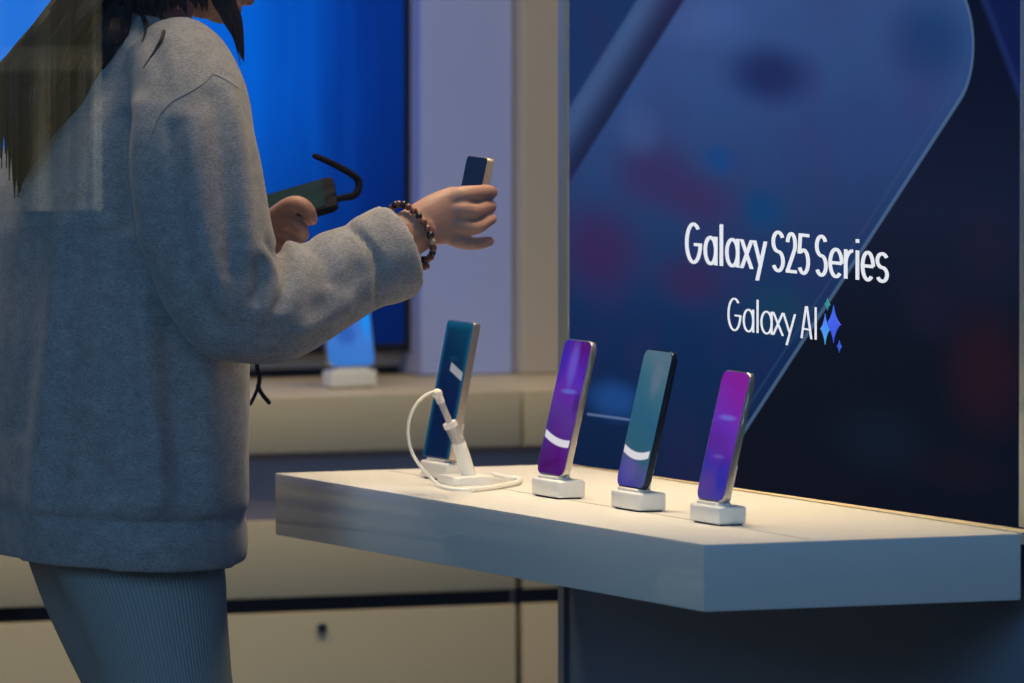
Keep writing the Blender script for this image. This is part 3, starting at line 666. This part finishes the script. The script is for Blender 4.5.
# left hand: cradles the other phone from below
palm([(258, 246, 1.125, 22, .020), (268, 238, 1.120, 22, .020), (279, 230, 1.108, 23, .018), (289, 224, 1.098, 21, .014), (294, 222, 1.094, 16, .010)])
finger([(276, 216, 1.100, 10), (289, 206, 1.078, 9), (299, 204.5, 1.066, 8.4), (307, 210, 1.062, 7.8), (311, 219, 1.068, 7)])
finger([(278, 225, 1.102, 10), (291, 223, 1.078, 8.8), (299, 227.5, 1.070, 8), (302.5, 235, 1.075, 7)])
finger([(278, 235, 1.105, 10), (288, 237.5, 1.085, 8.4), (296, 242.5, 1.078, 7.4), (298, 249, 1.082, 6.4)])
finger([(274, 242, 1.110, 9), (283, 249, 1.095, 8), (289, 254, 1.090, 7)])
finger([(276, 222, 1.135, 11), (289, 214, 1.170, 10), (300, 205, 1.190, 9), (309, 199, 1.200, 7.5)])
bod = remesh(bm, .0018, 2, .5)
bo = loc(link('body', bod, M['skin'], per))
for p in bo.data.polygons: p.use_smooth = True

# --- leggings
bm = bmesh.new()
def leg(path):
    sp = spline(path, 5); tube(bm, [Q(a, b_, c) for a, b_, c, d in sp], [d * PX + .003 for *_, d in sp], 96, False, YA, 1.0, True)
leg([(118, 500, .935, 82), (144, 572, .915, 76), (157, 628, .908, 67), (168, 683, .905, 60), (188, 800, .90, 50), (195, 850, .90, 46.5), (184, 960, .90, 45), (165, 1100, .90, 30), (161, 1160, .90, 29)])
leg([(90, 500, 1.06, 76), (98, 572, 1.10, 59), (118, 628, 1.115, 54), (142, 683, 1.12, 52), (187, 800, 1.10, 48), (199, 850, 1.10, 45.5), (176, 960, 1.10, 44), (135, 1100, 1.10, 30), (124, 1160, 1.10, 29)])
lgo = loc(link('leggings', bm, M['legging'], per)); lgo['label'] = 'ribbed blue-grey leggings'

# --- hair: cap over the skull and long locks over the back and beside the face
bm = bmesh.new()
r = bmesh.ops.create_uvsphere(bm, u_segments=32, v_segments=24, radius=1)
for v in r['verts']: v.co = HP(-.020, 0, .034) + hf * v.co.x * .098 + hs * v.co.y * .086 + hu * v.co.z * .088
bmesh.ops.delete(bm, geom=[v for v in bm.verts if (v.co - HC).dot(hf) > .052 and (v.co - HC).dot(hu) < .085], context='VERTS')
def lock(pts, r0, n=8, flat=.5):
    sp = spline(pts, 6); L = len(sp); rr = []
    for i in range(L):
        q = i / (L - 1); rr.append(max(.0006, r0 * (min(1, .55 + q * 1.6)) * (1 - max(0, (q - .45) / .55) ** 1.6)))
    tube(bm, [Vector(p) for p in sp], rr, n, True, YA, flat)
rnd = random.Random(3)
def lay(x, y, off, Y):
    p = onsw(x, y, off); q = Q(x, y, Y); return p if p is not None and (p - CAM).length < (q - CAM).length + .12 else q
for i in range(84):                                   # fall over the upper back, to a ragged point on the left
    s = rnd.random(); e = rnd.random() ** .8; dy = rnd.uniform(-.03, .03)
    tx, ty = 14 + 62 * s * (1 - .85 * e) + rnd.uniform(-3, 3), 208 - 95 * (1 - e) * (.4 + .6 * s) - 70 * s * .6
    mx_, my = 12 + 80 * s + rnd.uniform(-3, 3), 82 + rnd.uniform(-10, 10)
    ux, uy = 52 + 66 * s + rnd.uniform(-3, 3), 12 + 20 * s
    if s > .93: my -= 25
    a0 = HP(-.06 - .04 * rnd.random(), -.055 + .10 * rnd.random(), -.03 + .03 * rnd.random())
    o = rnd.uniform(.006, .022); Yb = .90
    pts = [tuple(HP(-.085, -.03 + .06 * s, .05)), tuple(a0), tuple(lay(ux, uy, o + .012, Yb)), tuple(lay(mx_, my, o, Yb)), tuple(lay((mx_ * .45 + tx * .55), (my + ty) / 2 + 6, o, Yb)), tuple(lay(tx, ty, o * .8, Yb))]
    lock(pts, rnd.uniform(.008, .013))
for i in range(26):                                   # wisps at the far left of the frame
    x = rnd.uniform(-30, 11); Yb = .96
    lock([tuple(HP(-.095, .01, .03)), tuple(Q(84, -24, .97)), tuple(Q(44 + x * .2, 28, .96)), tuple(Q(22 + x * .4, 62 + rnd.uniform(-6, 8), .955)), tuple(Q(x + 2, 96, Yb)), tuple(Q(x - 1, 150 + rnd.uniform(-30, 40), Yb))], rnd.uniform(.006, .010))
for i in range(46):                                   # around the nape and under the jaw
    s = rnd.random(); x = 118 + 112 * s
    lock([tuple(HP(-.05 + .09 * s, -.085, .02)), tuple(Q(x - 2, -28, .905)), tuple(Q(x + 2, -6, .90)), tuple(Q(x + 8 * s + rnd.uniform(-4, 4), 12 - 8 * s + rnd.uniform(-3, 8), .905 + .03 * rnd.random()))], rnd.uniform(.007, .011))
for i in range(9):                                    # strands beside the cheek
    x = rnd.uniform(-1, 1)
    lock([tuple(HP(.045, -.080, .02)), tuple(Q(222 + 9 * x, -15, .905)), tuple(Q(231 + 9 * x, 18, .90)), tuple(Q(238 + 5 * x, 42 + 6 * x, .90)), tuple(Q(242 + 2 * x, 56 + 10 * rnd.random(), .90))], rnd.uniform(.0025, .0045))
for xs_ in ([(150, 4), (162, 18), (163, 34), (155, 50), (143, 68)], [(138, 8), (144, 20), (146, 30), (142, 42)], [(112, 20), (106, 30), (108, 44)]):
    lock([tuple(lay(a, b_, .004, .9)) for a, b_ in xs_], .0028)
bm.normal_update(); ho = loc(link('hair', bm, M['hair'], per)); ho['label'] = 'long dark loose hair'

# --- things she holds and wears
hp = Q(481, 157.5, .785)
W_, H_ = .0700, .078
ax = Matrix.Rotation(radians(-95), 3, 'Z') @ Matrix.Rotation(radians(-12), 3, 'X')
base = hp - ax @ Vector((0, .0045, H_))
hph = thing('small_phone', 'small navy phone with beige edge held upright in the outstretched hand', 'phone', tuple(base), (radians(-12), 0, radians(-95)))
bm = bmesh.new(); prism(bm, rrect(-W_ / 2, W_ / 2, 0, H_, .004, 6), 'y', .0008, .0090, .0012, 2); link('body', bm, M['beige'], hph)
bm = bmesh.new(); prism(bm, rrect(-W_ / 2 + .0006, W_ / 2 - .0006, .0006, H_ - .0006, .004, 6), 'y', -.0004, .0012, .0003, 1); link('screen', bm, plain('dark_navy_glass', (.012, .022, .050, 1), .45, 0, .08), hph)
bm = bmesh.new(); box(bm, -W_ / 2 + .004, W_ / 2 - .004, .0016, .0082, H_ - .001, H_ + .0006, .0004, 1); link('top_edge', bm, plain('grey_edge', (.10, .11, .13, 1), .4), hph)
# bracelet: threaded beads round the wrist
br = thing('bracelet', 'bracelet of brown and black beads round the wrist of the outstretched arm', 'bracelet', tuple(Q(411, 232, .744)))
BL = br.location.copy(); top, bot = Q(399, 204, .744), Q(424, 260, .744); cc = (top + bot) / 2; la = (top - bot) / 2; nd = Vector((.30, -1, .05)).normalized(); nb = nd * .031
bands = []
NB = 26
for k in range(NB):
    a_ = 2 * pi * k / NB; p = cc + la * cos(a_) + nb * sin(a_); bands.append(p - BL)
bm = bmesh.new(); tube(bm, bands + [bands[0]], .0010, 8, False); link('cord', bm, M['strap'], br)
for k, p in enumerate(bands):
    r_ = .0046 if k % 2 else .0041; bm = bmesh.new(); q = bmesh.ops.create_uvsphere(bm, u_segments=14, v_segments=10, radius=r_)
    link('bead', bm, M['bead_brown'] if k % 3 == 0 else M['bead_black'] if k % 3 == 1 else (M['bead_tan'] if k % 4 == 0 else M['bead_brown']), br, True, p)
bm = bmesh.new(); pe = bot - BL; q = bmesh.ops.create_uvsphere(bm, u_segments=14, v_segments=10, radius=.0048); link('charm', bm, M['bead_brown'], br, True, pe + Vector((.0008, -.003, -.007)))
# phone with a strap in the other hand
TLY = 1.165
tl_, tr2, brr = Q(272, 193, TLY), Q(330, 176.5, 1.135), Q(334.5, 205, 1.082)
ux = (tr2 - tl_).normalized()
fa, fb = (Q(334.5, 205, 1.08) - tr2).dot(ux), (Q(334.5, 205, 1.18) - tr2).dot(ux); yb_ = 1.08 + .1 * fa / (fa - fb); brr = Q(334.5, 205, yb_)
wy = (brr - tr2); wy = (wy - ux * wy.dot(ux)).normalized(); nz = ux.cross(wy).normalized()
if nz.dot(FWD) > 0: nz = -nz
mt = Matrix((ux, wy, nz)).transposed()
sph = thing('strapped_phone', 'dark phone in a black case with an open wrist strap, held in the far hand', 'phone', tuple(tr2))
sph.rotation_mode = 'QUATERNION'
if mt.determinant() < 0: mt = Matrix((ux, -wy, nz)).transposed(); sg = -1
else: sg = 1
sph.rotation_quaternion = mt.to_quaternion()
wd_ = (brr - tr2).length
def yb2(a, b_): return (min(a * sg, b_ * sg), max(a * sg, b_ * sg))
a0, a1 = yb2(0, wd_)
bm = bmesh.new(); prism(bm, rrect(-.128, .003, a0, a1, .006, 6), 'z', -.009, 0, .002, 2); link('case', bm, M['strap'], sph)
bm = bmesh.new(); a2, a3 = yb2(.003, wd_ - .003); prism(bm, rrect(-.124, -.010, a2, a3, .004, 6), 'z', -.0006, .0008, .0003, 1); link('screen', bm, plain('dark_green_glass', (.006, .022, .028, 1), .5, 0, .03), sph)
spts = [(334, 200, 1.09), (344, 197.5, 1.095), (353, 196, 1.10), (358, 190, 1.105), (358.5, 181, 1.11), (352, 174.5, 1.11), (341, 168, 1.11), (328, 161.5, 1.11), (315, 156, 1.11)]
mi = (Matrix.Translation(tr2) @ mt.to_4x4()).inverted()
bm = bmesh.new(); sp = spline(spts, 6); tube(bm, [mi @ Q(*p) for p in sp], [.0036 + .0012 * sin(pi * i / len(sp)) for i in range(len(sp))], 10, True, mi.to_3x3() @ YA, .9); link('strap', bm, M['strap'], sph)
# cord hanging under the sleeve
ly = thing('hanging_cord', 'short black cord with two loose ends hanging below the sleeve', 'cord', tuple(Q(258, 366, 1.12)))
LL = ly.location.copy()
bm = bmesh.new(); tube(bm, [Q(*p) - LL for p in spline([(258, 318, 1.125, ), (256, 345, 1.12), (257, 366, 1.12), (259.5, 378, 1.118), (258, 388, 1.117)], 5)], [.0016] * 10 + [.0028] * 11, 10, True, YA, .6); link('knotted_cord', bm, M['strap'], ly)
for pts, r_ in (([(258, 387, 1.117), (255, 395, 1.116), (250.5, 404, 1.115)], .0022), ([(258, 386, 1.117), (262, 394, 1.115), (269, 402.5, 1.114)], .0027)):
    bm = bmesh.new(); tube(bm, [Q(*p) - LL for p in spline(pts, 5)], r_, 10, True, YA, .6); link('loose_end', bm, M['strap'], ly)
# ------------------------------------------------------------------ shop window
win = bmesh.new()
box(win, -3.2, 2.2, -.75, -.69, 0, .10, .002, 1); box(win, -3.2, 2.2, -.75, -.69, ZC - .08, ZC, .002, 1); box(win, -3.2, -3.12, -.75, -.69, .10, ZC - .08, .002, 1); box(win, 2.12, 2.2, -.75, -.69, .10, ZC - .08, .002, 1)
wn = link('window_1', win, M['trim']); struct(wn)
t = NT('window_glass'); tr_ = t.n('ShaderNodeBsdfTransparent'); tr_.inputs[0].default_value = (.97, .98, .985, 1)
gl = t.n('ShaderNodeBsdfGlossy'); gl.inputs['Roughness'].default_value = .0; gl.inputs['Color'].default_value = (1, 1, 1, 1)
fn = t.n('ShaderNodeFresnel'); ge = t.n('ShaderNodeNewGeometry'); t.put(fn.inputs['IOR'], t.m('MULTIPLY_ADD', ge.outputs['Backfacing'], 1 / 1.45 - 1.45, 1.45)); mx = t.n('ShaderNodeMixShader')
t.t.links.new(fn.outputs[0], mx.inputs[0]); t.t.links.new(tr_.outputs[0], mx.inputs[1]); t.t.links.new(gl.outputs[0], mx.inputs[2]); t.t.links.new(mx.outputs[0], t.out.inputs[0])
pane = link('pane', mbox(-3.12, 2.12, -.724, -.716, .10, ZC - .08), t.mat, wn, False)
struct(pane)

# pavement outside and an added, unseen lit box to put streaks in the pane
struct(link('pavement', mbox(-9, 6, -13, -.76, -.15, -.02), plain('pavement_slabs', (.10, .10, .11, 1), .8, 0, .2, .15, 3), None, False))
GY = -.72; VY = 1.75                                  # pane plane, depth at which the mirrored box appears
c0 = ony(100.5, 212, VY); c1 = ony(-70, -75, VY)
sgx1, sgx0, sgz0, sgz1, sgy = c0.x, c1.x, c0.z, c1.z, 2 * GY - VY
sg = thing('added_lit_box', 'added lit ribbed box on a post outside, made up for the streaks mirrored in the window at upper left', 'reflection source', ((sgx0 + sgx1) / 2, sgy, -.02))
hw, z0_, z1_ = (sgx1 - sgx0) / 2, sgz0 + .02, sgz1 + .02
t = NT('added_ribbed_lit_face'); x = t.obj()
n1 = t.noise(t.co, 60, 3, .6, (2.2, 1, .02)); n2 = t.noise(t.co, 9, 2, .5, (2.5, 1, .12))
f = t.m('ADD', t.m('MULTIPLY', t.step(n1, .45, .72), .85), t.m('MULTIPLY', t.step(n2, .35, .7), .6))
edge = t.step(x[0], hw - .013, hw - .006); f = t.m('ADD', f, t.m('MULTIPLY', edge, 1.4))
band = t.step(x[2], z1_ - .175, z1_ - .150); f = t.m('MULTIPLY', f, t.m('SUBTRACT', 1.0, t.m('MULTIPLY', band, .55)))
wv = t.m('GREATER_THAN', t.m('SINE', t.m('MULTIPLY', x[0], 1500.0)), -.2); fr_ = t.m('MULTIPLY', wv, t.m('MULTIPLY', t.step(x[2], z1_ - .182, z1_ - .176), t.step(x[2], z1_ - .146, z1_ - .152)))
f = t.m('ADD', f, t.m('MULTIPLY', fr_, .45))
t.base((.05, .05, .05, 1), .6, 0, .1); cc_ = t.n('ShaderNodeMix', data_type='RGBA'); t.put(cc_.inputs[0], f); cc_.inputs[6].default_value = (.18, .16, .09, 1); cc_.inputs[7].default_value = (1.0, .90, .60, 1); cc_.clamp_factor = False
t.emit(cc_.outputs[2], 1.0)
link('added_box_lit_face', mbox(-hw + .003, hw - .003, -.002, .006, z0_ + .003, z1_ - .003, .001, 1), t.mat, sg, False)
bm = bmesh.new(); prism(bm, rrect(-hw, hw, z0_, z1_, .006, 4), 'y', -.06, -.001, .002, 2); link('added_box_body', bm, M['strap'], sg)
bm = bmesh.new(); tube(bm, [Vector((0, -.03, .01)), Vector((0, -.03, z0_ + .002))], .014, 16, False); box(bm, -.12, .12, -.15, .09, 0, .012, .003, 1); link('added_box_post', bm, M['strap'], sg)

# ------------------------------------------------------------------ light
def area(name, loc, size, power, col, rot=(0, 0, 0), size_y=None, spread=180):
    l = bpy.data.lights.new(name, 'AREA'); l.energy = power; l.color = col; l.size = size
    if size_y: l.shape = 'RECTANGLE'; l.size_y = size_y
    l.spread = radians(spread); o = bpy.data.objects.new(name, l); COL.objects.link(o); o.location = loc; o.rotation_euler = rot; return o
WARM = (1, .80, .52)
area('ceiling_light_table', (.28, .60, ZC - .02), .30, 6.6, (1, .77, .47), (0, 0, 0), .6, 60)
area('ceiling_light_back', (.1, 1.72, ZC - .02), 2.2, 21, (1, .80, .52), (0, 0, 0), .3, 140)
area('ceiling_light_aisle', (-.30, 1.0, ZC - .02), .5, 1.6, (1, .84, .72), (0, 0, 0), .7, 110)
area('street_light', (-4.6, -3.1, 3.0), 2.0, 104, (.25, .60, .97), (radians(71), 0, radians(-52)), 2.0)
area('added_blue_fill_front', (-2.3, -4.6, 2.8), 1.6, 29, (.27, .58, 1.0), (radians(72), 0, radians(-24)), 1.6)  # added blue fill for the shaded table end, no lamp known there
W = bpy.data.worlds.new('night_sky'); S.world = W; W.use_nodes = True; nt = W.node_tree
bg = nt.nodes['Background']; tc = nt.nodes.new('ShaderNodeTexCoord'); sx = nt.nodes.new('ShaderNodeSeparateXYZ'); rp = nt.nodes.new('ShaderNodeValToRGB')
nt.links.new(tc.outputs['Generated'], sx.inputs[0]); nt.links.new(sx.outputs[2], rp.inputs[0]); nt.links.new(rp.outputs[0], bg.inputs[0])
rp.color_ramp.elements[0].position = 0; rp.color_ramp.elements[0].color = (.02, .03, .06, 1); rp.color_ramp.elements[1].position = .6; rp.color_ramp.elements[1].color = (.10, .17, .32, 1)
bg.inputs[1].default_value = 1.0

vs = S.view_settings; vs.view_transform = 'Standard'; vs.look = 'None'; vs.exposure = 0; vs.gamma = 1; vs.use_curve_mapping = False
